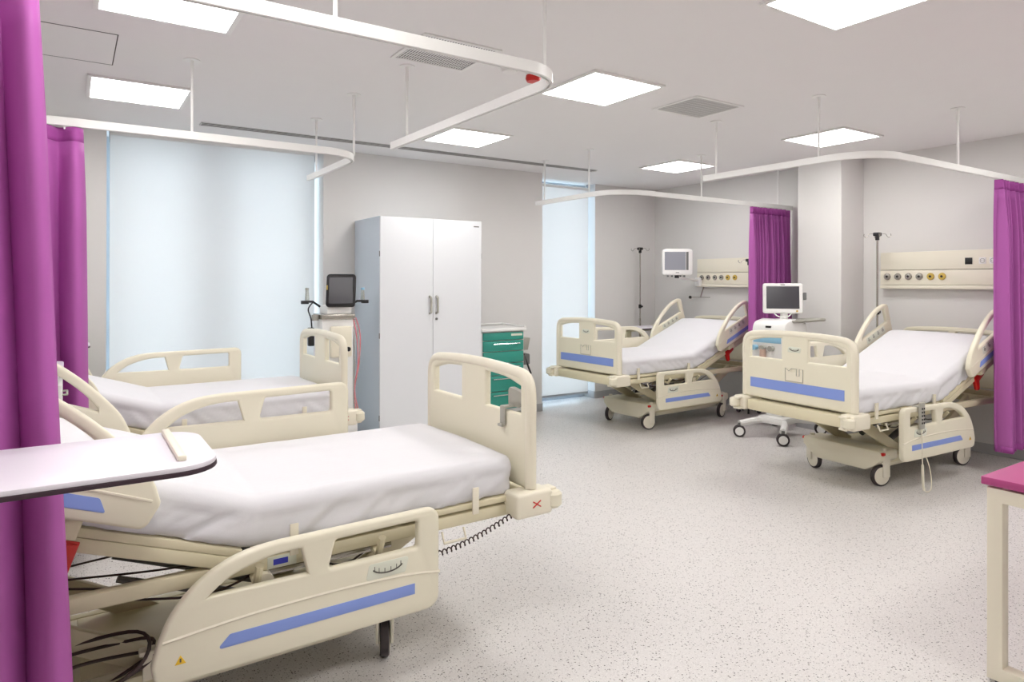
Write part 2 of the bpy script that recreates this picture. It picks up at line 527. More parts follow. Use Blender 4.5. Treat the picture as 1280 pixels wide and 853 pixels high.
# ------------------------------------------------------------------ curtain rails and curtains
def arc_path(p0, pc, p1, r=.38, n=12):
    a = Vector(p0); c = Vector(pc); b = Vector(p1)
    u = (a - c).normalized(); v = (b - c).normalized()
    s = c + u * r; e = c + v * r; o = c + u * r + v * r
    pts = [a]
    for k in range(1, 4): pts.append(a.lerp(s, k / 4))
    for k in range(n + 1):
        t = k / n * PI / 2
        pts.append(o - v * r * math.cos(t) - u * r * math.sin(t))
    for k in range(1, 5): pts.append(e.lerp(b, k / 4))
    return pts
ZR0, ZR1 = 2.338, 2.384
def rail(label, p0, pc, p1, rods, r=.38):
    t = thing('curtain_rail', label, 'curtain rail', (pc[0], pc[1], 0), 0, 'white ceiling-hung curtain rails')
    q = lambda p: (p[0] - pc[0], p[1] - pc[1], 0)
    pts = arc_path(q(p0), (0, 0, 0), q(p1), r)
    prof = [(-.013, ZR0 + .002), (-.011, ZR0), (-.004, ZR0), (-.004, ZR0 + .012), (.004, ZR0 + .012), (.004, ZR0), (.011, ZR0), (.013, ZR0 + .002), (.013, ZR1 - .002), (.011, ZR1), (-.011, ZR1), (-.013, ZR1 - .002)]
    MB().sweep(pts, prof[::-1]).build('track', WHITE, t, 30)
    for x, y in rods:
        x -= pc[0]; y -= pc[1]
        m = MB(); m.cyl((x, y, ZR1 - .001), .008, ZC - ZR1 - .003, n=10)
        rod = m.build('hanger_rod', WHITE, t)
        MB().cyl((x, y, ZC - .09), .011, .085, n=12).build('collar', WHITE, rod)
        MB().cyl((x, y, ZC - .006), .045, .006, n=18).build('ceiling_plate', WHITE, rod)
    return t
rail('white curtain rail looping around the nearest left bed, in front of the vent', (XL, 2.16), (1.69, 2.16), (1.66, 3.90), [(1.66, 3.68), (1.668, 2.30), (.72, 2.16)], .2)
rail('white curtain rail around the bed by the wide window blind', (XL, 4.27), (1.61, 4.27), (1.61, 5.50), [(.58, 4.27), (1.61, 4.44), (1.61, 5.28)], .25)
rail('white curtain rail around the far right bed by the wall monitor', (4.17, 5.90), (4.17, 4.62), (XR, 4.62), [(4.17, 5.75), (4.17, 5.02), (5.30, 4.62), (6.55, 4.62)], .32)
rail('white curtain rail around the nearest right bed, in front of the pillar', (4.28, 3.70), (4.28, 2.32), (XR, 2.32), [(4.28, 3.58), (4.28, 2.70), (5.42, 2.32)], .3)

def curtain(label, x0, x1, y, z0, pleats, amp, seed, warp=1.0, flare=0.0, nx=None, dirx=1):
    """curtain hung along X; x1 is the free edge"""
    t = thing('curtain', label, 'curtain', (x0, y, 0), 0, 'purple cubicle curtains')
    z1 = ZR0 - .006
    nx = nx or max(60, pleats * 12); nz = 26
    W = x1 - x0
    rnd = random.Random(seed)
    ph = [rnd.uniform(-.5, .5) for _ in range(pleats + 3)]
    am = [rnd.uniform(.6, 1.25) for _ in range(pleats + 3)]
    def pt(i, z):
        u = i / nx
        uu = u ** warp
        k = uu * pleats
        j = int(k); f = k - j
        a = am[j] * (1 - f) + am[j + 1] * f
        h = (z1 - z) / (z1 - z0)
        drift = noise.noise((seed * 3.1, k * .55, h * 1.6)) * 1.1 * h
        th = 2 * PI * k + ph[j] * (1 - f) + ph[j + 1] * f + drift
        aa = amp * a * (.55 + .45 * min(1, h * 5)) * (1 + .25 * h)
        dy = aa * (math.sin(th) + .22 * math.sin(2 * th + 1))
        dx = .35 * aa * math.cos(th) * (1 if 0 < i < nx else 0)
        x = W * u + dx + flare * h * (u if dirx > 0 else u)
        return (x, dy, z)
    def sheet(za, zb, n, off, name, m):
        vs = []; fs = []
        for kz in range(n + 1):
            z = za + (zb - za) * kz / n
            for i in range(nx + 1):
                p = pt(i, z); vs.append((p[0], p[1] + off, p[2]))
        N = nx + 1
        for kz in range(n):
            for i in range(nx):
                fs.append((kz * N + i, kz * N + i + 1, (kz + 1) * N + i + 1, (kz + 1) * N + i))
        o = MB().add(vs, fs).build(name, m, t, 180)
        md = o.modifiers.new('thick', 'SOLIDIFY'); md.thickness = .003; md.offset = 0
        return o
    sheet(z0, z1 - .075, nz, 0, 'drape', PURPLE)
    sheet(z1 - .075, z1, 3, 0, 'header_band', PURPLEH)
    sheet(z0 - .0, z0 + .05, 2, -.004, 'hem', PURPLEH)
    for k in range(pleats):
        i = min(nx, int(nx * ((k + .5) / pleats) ** (1 / warp)))
        p = pt(i, z1)
        MB().box(p[0] - .004, p[0] + .004, -.004, .004, z1 - .01, ZR0 + .010).build('glider', WHITE, t)
    return t
curtain('tall purple curtain at the left edge, nearest the viewer', XL + .03, -.081, 2.16, .18, 9, .050, 4, 1.0, .080, 220)
curtain('purple curtain between the two left beds, gathered at the wall', XL + .03, .045, 4.27, .18, 8, .06, 12, 1.0, .02, 200)
curtain('purple curtain gathered against the wall pillar between the right beds', 6.77, 6.07, 4.62, .18, 12, .045, 7, 1.55, 0, 240)
curtain('purple curtain at the right edge beside the nearest right bed', 6.68, 6.07, 2.32, .18, 7, .05, 3, 1.3, .05, 200)

# ------------------------------------------------------------------ beds
RX = .50; HU = .335; HINGE = 1.18; DECK = .605; BLEN = .90
def backm(th):
    """frame of the raised backrest: u along it towards the head, v up from it"""
    return T(HINGE, 0, DECK) @ Matrix.Rotation(-th, 4, 'Y')

def foot_rail_outline():
    arch = spline([(.60, .378), (.70, .368), (.79, .338), (.87, .285), (.93, .215), (.965, .14), (.985, .07)], 4)
    base = rp([(.985, .07, 0), (.975, .0, .05), (.0, .0, .05), (0, .385, .045), (.60, .378, 0)], 5)
    return base[1:-1] + arch
def foot_rail_holes():
    w2 = rp([(.09, .245, .012), (.435, .245, .012), (.41, .342, .012), (.09, .348, .012)], 3)
    top = spline([(.53, .338), (.62, .335), (.70, .318), (.77, .290), (.825, .248)], 3)
    w1 = [(.505, .245)] + [(.53, .338)] + top[1:]
    return [w2, w1]
def head_rail_outline():
    arch = spline([(.62, .352), (.52, .355), (.40, .333), (.28, .292), (.17, .238), (.085, .185), (.03, .130)], 4)
    return [p for p in rp([(.03, .130, .0), (.0, .085, .03), (.018, .0, .03), (.64, .0, .03), (.665, .33, .05), (.62, .352, 0)], 4)][1:-1] + arch
def head_rail_holes():
    top = spline([(.60, .316), (.52, .317), (.41, .297), (.30, .259), (.225, .222), (.165, .180)], 3)
    return [[(.60, .180)] + top]

FRO, FRH, HRO, HRH = foot_rail_outline(), foot_rail_holes(), head_rail_outline(), head_rail_holes()

def gauge(M, w_, parent):
    """printed angle gauge: an arc with ticks on a pale plate"""
    p = MB(M).plate(rp([(-w_ * .5, -w_ * .17, .01), (w_ * .42, -w_ * .17, .01), (w_ * .5, w_ * .17, .01), (-w_ * .42, w_ * .17, .01)], 3), (), .002, .0005).build('gauge_plate', LAB, parent)
    m = MB(M)
    arc = [(w_ * .36 * math.cos(a), w_ * .17 * math.sin(a) + w_ * .10, .0018) for a in [PI * (1.12 + .76 * k / 12) for k in range(13)]]
    m.tube(arc, .0028, 5)
    for k in range(1, 12, 2):
        x, y, z = arc[k]
        m.box(x - .001, x + .001, y, y + w_ * .10, .0012, .0025)
    m.build('gauge_print', INK, p)

def caster(t, x, y, ang, pedal=True):
    M = T(x, y, 0) @ rotz(ang)
    fk = MB(M).box(-.030, .030, -.036, -.0235, .07, .19, .006).box(-.030, .030, .0235, .036, .07, .19, .006).box(-.034, .034, -.037, .037, .165, .235, .01).cyl((0, 0, .23), .02, .05).build('caster_fork', HUB, t)
    ox = -.028
    wh = MB(M @ T(ox, 0, .078)).lathe([(.055, -.018), (.070, -.019), (.078, -.013), (.078, .013), (.070, .019), (.055, .018)], 28, Matrix.Rotation(PI / 2, 4, 'X')).build('caster_wheel', DARK, t)
    MB(M @ T(ox, 0, .078)).lathe([(0, -.023), (.045, -.023), (.066, -.0185), (.066, .0185), (.045, .023), (0, .023)], 28, Matrix.Rotation(PI / 2, 4, 'X')).build('wheel_cover', HUB, wh)
    if pedal:
        MB().box(-.018, .018, -.022, .022, .0, .022, .006, m=T(x - .055, y + math.copysign(.02, y), .235)).build('brake_pedal', RED, t)

def bed(label, mlabel, loc, rz, near, theta=20, casters=(0.4, 2.0, .5, .2), bed_id=0, rails=None, RZ=.235):
    """local frame: x from foot to head, near = sign of the side nearest the viewer (that foot rail is lowered)"""
    t = thing('hospital_bed', label, 'hospital bed', loc, rz, 'electric hospital beds')
    th = math.radians(theta)
    BM = backm(th)
    # ---- foot board (panel in the plane x = .02, u = y, v = z)
    fm = plane_m((.025, 0, .62), (0, -1, 0), (0, 0, 1))
    top = spline([(.462, .455), (.40, .492), (.20, .508), (0, .512), (-.20, .508), (-.40, .492), (-.462, .455)], 4)
    outer = rp([(-.462, .455, 0), (-.475, .0, .02), (.475, .0, .02), (.462, .455, 0)], 4)[1:-1] + top
    holes = []
    for s in (-1, 1):
        h = spline([(s * .408, .440), (s * .28, .468), (s * .115, .477)], 3) + [(s * .115, .318), (s * .408, .318)]
        holes.append(h)
    fb = MB().plate(outer, holes, .038, .014, fm, 3).build('foot_board', CREAM, t)
    edge = [(.025, .463 * s, z) for s in (1,) for z in (.625, .75, .9, 1.03)] + [(.025, y, .62 + v) for y, v in [(.447, .463), (.415, .487), (.36, .497), (.2, .507), (0, .511), (-.2, .507), (-.36, .497), (-.415, .487), (-.447, .463)]] + [(.025, -.463, z) for z in (1.03, .9, .75, .625)]
    MB().tube(spline(edge, 3), .026, 10).build('edge_tube', CREAM2, fb)
    MB().box(.003, .0055, -.40, .40, .70, .775).build('blue_stripe', BLUE, fb)
    MB(plane_m((.004, .0, .83), (0, -1, 0), (0, 0, 1))).plate(rp([(-.075, -.045, .006), (.075, -.045, .006), (.075, .05, .006), (.045, .05, .004), (.045, .02, .004), (-.03, .02, .004), (-.03, .05, .004), (-.075, .05, .006)], 2), (), .004, .001).build('chart_holder', CREAM2, fb)
    m = MB()
    hp = [(-.075, -.045), (.075, -.045), (.075, .05), (.045, .05), (.045, .0), (.02, .0), (.02, .05), (-.02, .05), (-.045, .03), (-.075, .05)]
    m.tube([(.0005, -p[0], .83 + p[1]) for p in hp], .0022, 5, closed=True)
    m.build('holder_rim', GREY, fb)
    if bed_id in (3, 4):
        gauge(plane_m((.0045, 0, 1.02), (0, -1, 0), (0, 0, 1)), .12, fb)
    # ---- foot crossbar and corner bumpers
    MB().box(-.035, .06, -.40, .40, .52, .602, .012).build('foot_crossbar', CREAMM, t)
    for s in (-1, 1):
        c = MB().box(-.06, .13, s * .46 - .055, s * .46 + .055, .515, .622, .016, 3).build('corner_bumper', CREAM2, t)
        MB().lathe([(0, 0), (.030, 0), (.042, .012), (.042, .058), (.030, .07), (0, .07)], 20, T(-.075, s * .487, .535)).build('bumper_roller', CREAM, c)
        MB().box(-.10, -.045, s * .455 - .03, s * .455 + .03, .520, .535, .004).box(-.10, -.045, s * .455 - .03, s * .455 + .03, .602, .615, .004).build('roller_arm', CREAM2, c)
        if bed_id in (1, 2):
            if s == near:
                y = s * (.46 + .0555)
                m = MB()
                for q in (-1, 1):
                    m.tube([(.028 - .020, y, .57 - q * .013), (.028 + .020, y, .57 + q * .013)], .0028, 5)
                m.build('cross_mark', RED, c)
        else:
            m = MB(); x = -.0525
            yy = s * .45
            m.box(x - .0, x + .002, yy - .010, yy + .010, .560, .568).box(x, x + .002, yy - .004, yy + .004, .568, .585)
            m.build('lock_mark', RED, c)
    # ---- upper frame
    for s in (-1, 1):
        b = MB().box(.10, 2.12, s * .405 - .022, s * .405 + .022, .515, .565, .008).build('side_beam', CREAMM, t)
        if s == near:
            for xs in (.28, 1.02):
                MB().box(xs, xs + .03, s * .449, s * .455, .56, .67, .002).build('mattress_stop', CREAM2, t)
            MB().tube([(.34, s * .43, .51), (.34, s * .45, .47), (.44, s * .45, .47), (.44, s * .43, .51)], .006, 6).build('bag_hook', CREAM2, t)
    for x in (.55, 1.25, 2.05):
        MB().box(x - .03, x + .03, -.39, .39, .50, .555, .006).build('cross_beam', CREAMM, t)
    # deck sections
    for x0, x1 in ((.075, .62), (.64, .90), (.92, 1.16)):
        MB().box(x0, x1, -.43, .43, DECK - .030, DECK - .004, .006).build('deck_section', CREAMM, t)
    bs = MB(BM).box(.02, BLEN + .02, -.43, .43, -.034, -.004, .006).build('backrest_section', CREAMM, t)
    for y in (-.41, -.22, .22, .41):
        MB(BM).box(.04, BLEN, y - .02, y + .02, -.078, -.034, .004).build('backrest_rib', CREAMM, bs)
    # ---- head board
    hm = plane_m((2.20, 0, .62), (0, -1, 0), (0, 0, 1))
    top = spline([(.452, .43), (.40, .475), (.20, .492), (0, .497), (-.20, .492), (-.40, .475), (-.452, .43)], 4)
    outer = rp([(-.452, .43, 0), (-.46, -.02, .02), (.46, -.02, .02), (.452, .43, 0)], 4)[1:-1] + top
    holes = [spline([(s * .405, .415), (s * .3, .445), (s * .035, .455)], 3) + [(s * .035, .30), (s * .405, .30)] for s in (-1, 1)]
    MB().plate(outer, holes, .036, .012, hm, 3).build('head_board', CREAM, t)
    MB().box(2.05, 2.22, -.47, -.40, .52, .60, .012).box(2.05, 2.22, .40, .47, .52, .60, .012).box(2.12, 2.19, -.4, .4, .53, .59, .008).build('head_crossbar', CREAMM, t)
    # ---- side rails
    for s in (-1, 1):
        down = (s == near) if rails is None else rails[s]
        y = s * (.505 if down else .482); z0 = RZ if down else .625
        fm = plane_m((RX, y, z0), (1, 0, 0), (0, 0, 1))
        r_ = MB().plate(FRO, FRH, .04, .012, fm, 3).build('foot_side_rail', CREAM, t)
        out = s
        yy = y + out * .0195
        st = rp([(.105, .075), (.105, .115), (.76, .115, .01), (.80, .075, .006)], 3)
        om = plane_m((RX, yy, z0), (1, 0, 0), (0, 0, 1))
        MB().plate(st, (), .004, .0006, om).build('blue_stripe', BLUE, r_)
        rid = spline([(.0, .135), (.15, .155), (.4, .165), (.7, .160), (.955, .140)], 4)
        MB().tube([(RX + p[0], yy - out * .002, z0 + p[1]) for p in rid], .006, 6).build('ridge', CREAM2, r_)
        gm = plane_m((RX + .215, yy + out * .0008, z0 + .197), (-s * 1, 0, 0), (0, 0, 1)) if s > 0 else plane_m((RX + .215, yy + out * .0008, z0 + .197), (1, 0, 0), (0, 0, 1))
        gauge(gm, .17, r_)
        wm = plane_m((RX + .905, yy + out * .0008, z0 + .075), (-s, 0, 0), (0, 0, 1))
        if s == near:
            tri = MB(wm).plate([(-.016, -.012), (.016, -.012), (0, .016)], (), .0015, .0003).build('warning_label', YEL, r_)
            MB(wm).box(-.0025, .0025, -.006, .006, .0, .0014).build('warning_print', INK, tri)
        # pivot arms to the frame
        za = .50
        for x in (.72, 1.16):
            MB().tube([(x, s * .40, za), (x, s * .45, za - .01), (x, y - s * .018, z0 + (.30 if down else .03))], .014, 8).build('rail_arm', CREAMM, r_)
        # head rail, tilts with the backrest
        yh = s * .482
        hm_ = BM @ plane_m((HU, yh, .03), (1, 0, 0), (0, 0, 1))
        h_ = MB().plate(HRO, HRH, .04, .012, hm_, 3).build('head_side_rail', CREAM, t)
        m2 = BM @ plane_m((HU, yh + s * .0195, .03), (1, 0, 0), (0, 0, 1))
        MB(m2).plate(rp([(.14, .035, .004), (.58, .035, .004), (.58, .075, .004), (.17, .075, .012)], 3), (), .004, .0006).build('blue_stripe', BLUE, h_)
        MB(m2).tube([(.03, .090, 0), (.3, .098, 0), (.64, .098, 0)], .005, 6).build('ridge', CREAM2, h_)
        for side in (-1, 1):
            pm = BM @ plane_m((HU + .38, yh + side * .0203, .03 + .135), (-side, 0, 0), (0, 0, 1))
            kp = MB(pm).plate(rp([(-.15, -.028, .008), (.15, -.028, .008), (.15, .034, .008), (-.15, .034, .008)], 2), (), .0016, .0004).build('control_panel', LAB, h_)
            m = MB(pm)
            for k in range(4):
                x = -.115 + k * .076
                m.tube([(x + .012 * math.cos(a), .005 + .012 * math.sin(a), .0014) for a in [2 * PI * q / 10 for q in range(10)]], .0016, 5, closed=True)
                m.box(x - .005, x + .005, .003, .007, .001, .0024)
                m.box(x - .012, x + .010, .024, .0265, .001, .0024)
            m.build('control_icons', INK, kp, kind='stuff')
        MB(BM).box(.52, .62, min(s * .40, yh), max(s * .40, yh), -.03, .06, .006).build('head_rail_bracket', CREAMM, h_)
    # ---- base chassis
    prof = rp([(-.33, .20, .02), (-.27, .145, .02), (-.20, .105, .02), (.20, .105, .02), (.27, .145, .02), (.33, .20, .02), (.33, .265, .02), (-.33, .265, .02)], 3)
    for x, wd in ((.66, .22), (1.78, .16)):
        MB().plate(prof, (), wd, .015, plane_m((x, 0, 0), (0, 1, 0), (0, 0, 1))).build('base_end_cover', CREAM, t)
    base = MB().box(.74, 1.72, -.27, .27, .115, .215, .02).build('base_cover', CREAM, t)
    MB().box(.80, 1.66, -.24, .24, .213, .222, .003).build('base_tray', CREAMM, base)
    for s in (-1, 1):
        MB().box(.70, 1.76, s * .285 - .02, s * .285 + .02, .16, .215, .006).build('base_beam', CREAMM, t)
        for (xa, za, xb, zb) in ((.98, .20, .38, .52), (1.42, .20, 1.98, .52)):
            L = math.hypot(xb - xa, zb - za); a = math.atan2(zb - za, xb - xa)
            MB(T(xa, s * .22, za) @ Matrix.Rotation(-a, 4, 'Y')).box(-.03, L + .02, -.016, .016, -.04, .04, .008).build('lift_arm', CREAMM, t)
        MB().tube([(1.02, s * .12, .27), (1.25, s * .12, .36)], .024, 10).tube([(1.25, s * .12, .36), (1.55, s * .12, .48)], .013, 8).build('lift_actuator', GREYD, t)
    MB().box(.60, .72, -.10, .10, .40, .49, .012).build('motor_box', GREYD, t)
    MB().box(.95, 1.15, -.16, .0, .40, .50, .012).build('motor_box', GREYD, t)
    mb_ = MB()
    for k, (y, z) in enumerate(((-.3, .47), (-.05, .45), (.12, .44), (.3, .47))):
        mb_.tube(spline([(.6, y * .6, .45), (.8, y, z - .05), (1.0, y * .8, z), (1.3, y, z - .04), (1.7, y * .5, .46)], 5), .004, 6)
    mb_.build('wiring', CABLE, t, kind='stuff')
    MB().tube([(.62, near * .33, .47), (1.10, near * .33, .47)], .013, 8).build('tilt_shaft', STEEL, t)
    MB().cyl((1.13, near * .40, .485), .03, .05 , 'Y' , 18).build('shaft_cap', CREAM2, t) if near > 0 else MB().cyl((1.13, near * .45, .485), .03, .05, 'Y', 18).build('shaft_cap', CREAM2, t)
    yq = near * .4285
    lab = MB().box(1.02, 1.12, min(yq, yq - near * .004), max(yq, yq - near * .004), .518, .56, .002).build('deck_label', LAB, t)
    MB().box(1.05, 1.10, min(yq, yq + near * .0012), max(yq, yq + near * .0012), .53, .55).build('deck_label_mark', mat('label_blue', rgb(60, 66, 190), .5), lab)
    # release levers under the backrest
    MB(BM).plate(rp([(.50, -.05, .01), (.64, -.05, .01), (.64, -.085, .012), (.555, -.10, .01), (.54, -.165, .014), (.50, -.165, .014)], 3), (), .03, .008, plane_m((0, near * .425, 0), (1, 0, 0), (0, 0, 1))).build('release_lever', RED, t)
    MB(BM).box(.50, .60, near * .431 - .004, near * .431 + .004, -.070, -.045, .003).build('release_grip', RED, t)
    # casters
    for (x, y), a in zip(((.63, .30), (.63, -.30), (1.78, .30), (1.78, -.30)), casters):
        caster(t, x, y, a)
    # ---- mattress
    mattress(mlabel, t, th, bed_id)
    return t

def mattress(label, bedo, th, seed):
    o_loc = bedo.location.copy(); rz = bedo.rotation_euler[2]
    ns = 110; HW = .435; TH = .165; rc = .05
    x0 = .075; Lf = HINGE - x0; Lb = BLEN - .0
    Rb = .25
    tot = Lf + Lb
    def path(s):
        # level part, smooth bend, raised part
        half = Rb * math.tan(th / 2)
        s1 = Lf - half; arcl = Rb * th
        if s <= s1: return Vector((x0 + s, 0, DECK)), 0
        if s <= s1 + arcl:
            a = (s - s1) / Rb
            return Vector((x0 + s1 + Rb * math.sin(a), 0, DECK + Rb * (1 - math.cos(a)))), a
        d = s - s1 - arcl
        return Vector((x0 + s1 + Rb * math.sin(th) + d * math.cos(th), 0, DECK + Rb * (1 - math.cos(th)) + d * math.sin(th))), th
    prof = []
    nb, nside, nc, nt = 3, 7, 5, 24
    for i in range(nside): prof.append((-1, i / nside, 'L'))
    for i in range(nc): prof.append((-1, i / nc, 'c'))
    for i in range(nt + 1): prof.append((-1 + 2 * i / nt, 1, 'T'))
    for i in range(1, nc + 1): prof.append((1, 1 - i / nc, 'c'))
    for i in range(nside - 1, -1, -1): prof.append((1, i / nside, 'R'))
    vs = []; rows = []
    for k in range(ns + 1):
        s = tot * k / ns
        e = min(s, tot - s)
        re = .07
        q = 1 - e / re if e < re else 0
        ins = re * (1 - math.sqrt(max(0, 1 - q * q)))
        p, a = path(s)
        tang = Vector((math.cos(a), 0, math.sin(a))); nrm = Vector((-math.sin(a), 0, math.cos(a)))
        hw = HW - ins * .9; tp = TH - ins * .5
        row = []
        for (u, v, kd) in prof:
            if kd in 'LR':
                y = u * hw; z = v * (tp - rc)
                # hanging folds of the sheet
                c = s * 7 + v * 1.1 * (1 if seed % 2 else -1)
                w_ = noise.noise((c, seed * 5.3 + u, v * .5)) * .014 + (.5 - abs(noise.noise((c * 2.3, seed * 2.1 - u * 3, v * .8)))) * .020
                fo = (.5 - abs(noise.noise((s * 13 + v * 2.2 * (1 if seed % 2 else -1), seed * 1.7 + u * 2, 0)))) * .016
                y += u * ((w_ + fo) * (1.1 - .45 * v) - .012)
                if v < .2: y -= u * .012 * (1 - v / .2); 
                z += noise.noise((s * 5, u, seed)) * .004 * (1 - v)
            elif kd == 'c':
                an = v * PI / 2
                y = u * (hw - rc + rc * math.cos(an)); z = tp - rc + rc * math.sin(an)
                y += u * noise.noise((s * 7, seed * 5.3 + u, .5)) * .006 * (1 - v)
            else:
                y = u * (hw - rc); z = tp + noise.noise((s * 2.2, u * 1.5, seed * 7.7)) * .006 + noise.noise((s * 8, u * 5, seed * 3.7)) * .0025 + .006 * (1 - u * u)
            row.append(len(vs)); vs.append(tuple(p + nrm * max(z, 0.001) + Vector((0, y, 0)) + tang * 0))
        rows.append(row)
    fs = []
    n = len(prof)
    for a, b in zip(rows, rows[1:]):
        for j in range(n - 1):
            fs.append((a[j], b[j], b[j + 1], a[j + 1]))
        fs.append((a[n - 1], b[n - 1], b[0], a[0]))
    fs.append(tuple(rows[0])); fs.append(tuple(rows[-1][::-1]))
    o = MB().add(vs, fs).build('mattress', SHEET, None, 70)
    o.location = o_loc; o.rotation_euler = (0, 0, rz)
    tag(o, label, 'mattress', 'mattresses in white sheets')
    return o

B1 = bed('cream hospital bed nearest the viewer at left with its near side rail lowered', 'white-sheeted mattress on the bed nearest the viewer at left', (1.685, 2.86, 0), PI + .012, 1, 20, (1.17, .3, .4, 1.2), 1, RZ=.265)
B2 = bed('cream hospital bed by the wide window blind, behind the nearest left bed', 'white-sheeted mattress on the bed in front of the wide window blind', (1.61, 5.05, 0), PI + .02, 1, 18, (.5, .3, .4, 1.2), 2)
B3 = bed('cream hospital bed in the far right corner under the wall monitor', 'white-sheeted mattress on the far bed under the wall monitor', (4.36, 5.30, 0), .03, -1, 22, (.35, -.35, .5, .2), 3)
B4 = bed('cream hospital bed at right beside the purple curtain, hand control on its rail', 'white-sheeted mattress on the right bed with the hand control', (4.46, 3.01, 0), -.055, -1, 22, (1.25, -.3, .5, -.3), 4)

def bm_world(b):
    return Matrix.Translation(b.location) @ Matrix.Rotation(b.rotation_euler[2], 4, 'Z')

# extras on the nearest left bed
m = MB()
pts = []
a0 = Vector((.085, .455, .535)); a1 = Vector((.62, .455, .43))
N = 26
for k in range(N * 10 + 1):
    f = k / (N * 10); an = 2 * PI * k / 10
    p = a0.lerp(a1, f); sag = -.03 * math.sin(PI * f)
    pts.append((p.x, p.y + .010 * math.cos(an), p.z + sag + .010 * math.sin(an)))
m.tube(pts, .003, 5).build('coiled_cable', CABLE, B1)
m = MB()
for k in range(3):
    loop = [(1.62 + (.19 - .02 * k) * math.cos(a), .30 + .07 * math.cos(a + k), .25 + .03 * k + .05 * math.sin(a) + .02 * math.sin(2 * a + k)) for a in [2 * PI * q / 28 for q in range(28)]]
    m.tube(loop, .006, 6, closed=True)
m.tube(spline([(1.40, .31, .36), (1.47, .32, .26), (1.66, .33, .20), (1.85, .33, .19)], 6), .006, 6)
m.build('power_cable', CABLE, B1)
MB().box(1.46, 1.49, .315, .325, .20, .30, .003).box(1.45, 1.50, .29, .33, .285, .30, .003).build('cable_clip', CREAM2, B1)

t = thing('hanging_hook', 'grey plastic hook hung over the foot board of the nearest left bed', 'hook')
t.matrix_world = bm_world(B1)
hx = .044
MB().plate(rp([(.25, .95, .01), (.33, .95, .01), (.375, .985, .01), (.375, 1.02, .02), (.25, 1.04, .02)], 3), (), .03, .006, plane_m((-.012, 0, 0), (0, 1, 0), (0, 0, 1))).build('holder', GREY, t)
MB().box(-.010, .05, .262, .302, .948, .958, .004).box(.046, .056, .262, .302, .87, .958, .005).box(.05, .07, .264, .300, .865, .878, .004).build('hook_arm', GREY, t)

# hand control hung on the nearest right bed
t = thing('hand_control', 'grey hand control with black buttons hooked on the side rail', 'remote')
t.matrix_world = bm_world(B4)
hc = MB().box(.665, .728, -.553, -.531, .46, .655, .01).build('handset', GREY, t)
MB().box(.675, .718, -.54, -.488, .615, .625, .003).box(.675, .718, -.495, -.484, .585, .625, .003).build('hook', GREY, t)
for r in range(5):
    for c in range(2):
        MB().box(.679 + c * .024, .690 + c * .024, -.557, -.5525, .50 + r * .026, .513 + r * .026, .001, 1).build('button', BLACK, hc)
MB().tube(spline([(.697, -.542, .462), (.698, -.545, .35), (.700, -.545, .26), (.702, -.546, .20)], 5), .0035, 6).build('cord', CREAM2, t)
MB().tube([(.702, -.546, .205), (.706, -.548, .05), (.712, -.552, .02)], .009, 8).build('cord_sleeve', CREAM2, t)
MB().tube(spline([(.712, -.552, .022), (.74, -.56, .006), (.79, -.56, .03), (.815, -.54, .14), (.815, -.50, .26), (.81, -.42, .40)], 6), .0035, 6).build('cord_tail', CREAM2, t)

# ------------------------------------------------------------------ wardrobe
t = thing('wardrobe', 'tall white two-door wardrobe with bluish side against the back wall', 'wardrobe', (2.34, 5.77, 0))
WW, WD, WH = 1.07, .65, 2.12
MB().box(0, WW, .02, WD, .0, WH, .002, 1).build('carcass', WARDS, t)
for x0, x1, hx in ((.002, .533, .50), (.537, 1.068, .57)):
    d = MB().box(x0, x1, -.0, .019, .06, WH - .002, .002, 1).build('door', WARDW, t)
    hz = 1.22
    MB().tube(spline([(hx, .0, hz), (hx, -.03, hz + .01), (hx, -.034, hz + .03), (hx, -.034, hz + .13), (hx, -.03, hz + .15), (hx, .0, hz + .16)], 4), .011, 8).build('handle', GREY, d)
    hxx = x0 if x0 < .1 else x1
    for z in (.25, 1.0, 1.75):
        MB().cyl((hxx, .010, z), .006, .05, n=8).build('hinge', GREYD, d)
MB().cyl((.572, -.0, 1.165), .012, .008, 'Y', 14, m=T(0, -.008, 0)).build('lock', GREYD, t)
MB().box(.02, WW - .02, .03, .05, 0, .06).build('plinth', WARDS, t)
MB().box(.98, 1.04, -.0015, .0, WH - .06, WH - .05).build('maker_plate', GREYD, t)

# ------------------------------------------------------------------ green drawer trolley
t = thing('drawer_trolley', 'teal drawer trolley with white top beside the wardrobe', 'trolley', (3.52, 5.95, 0))
TW, TD = .54, .46
MB().box(.0, TW, .02, TD, .14, 1.0, .012).build('body', WHITE, t)
tp = MB().plate(R_(-.02, TW + .02, -.02, TD + .02, .03), (), .035, .012, T(0, 0, 1.017)).build('top', WHITE, t)
MB().tube([(.0, .0, 1.04), (.0, TD, 1.05), (TW, TD, 1.05), (TW, .0, 1.04)], .012, 8).build('rim', WHITE, tp)
zs = [.992, .905, .79, .665, .54, .37, .18]
for k, (a, b) in enumerate(zip(zs, zs[1:])):
    d = MB().box(.022, TW - .022, -.004, .022, b + .004, a - .004, .004).build('drawer', TEAL, t)
    if k == 0:
        MB().box(.36, .50, -.006, -.003, b + .045, b + .068).build('label_strip', LAB, d)
    elif k % 2 == 1 or k > 3:
        zz = a - .035
        MB().tube([(.13, .0, zz), (.13, -.025, zz), (.46, -.025, zz), (.46, .0, zz)], .006, 8).build('handle', CHROME, d)
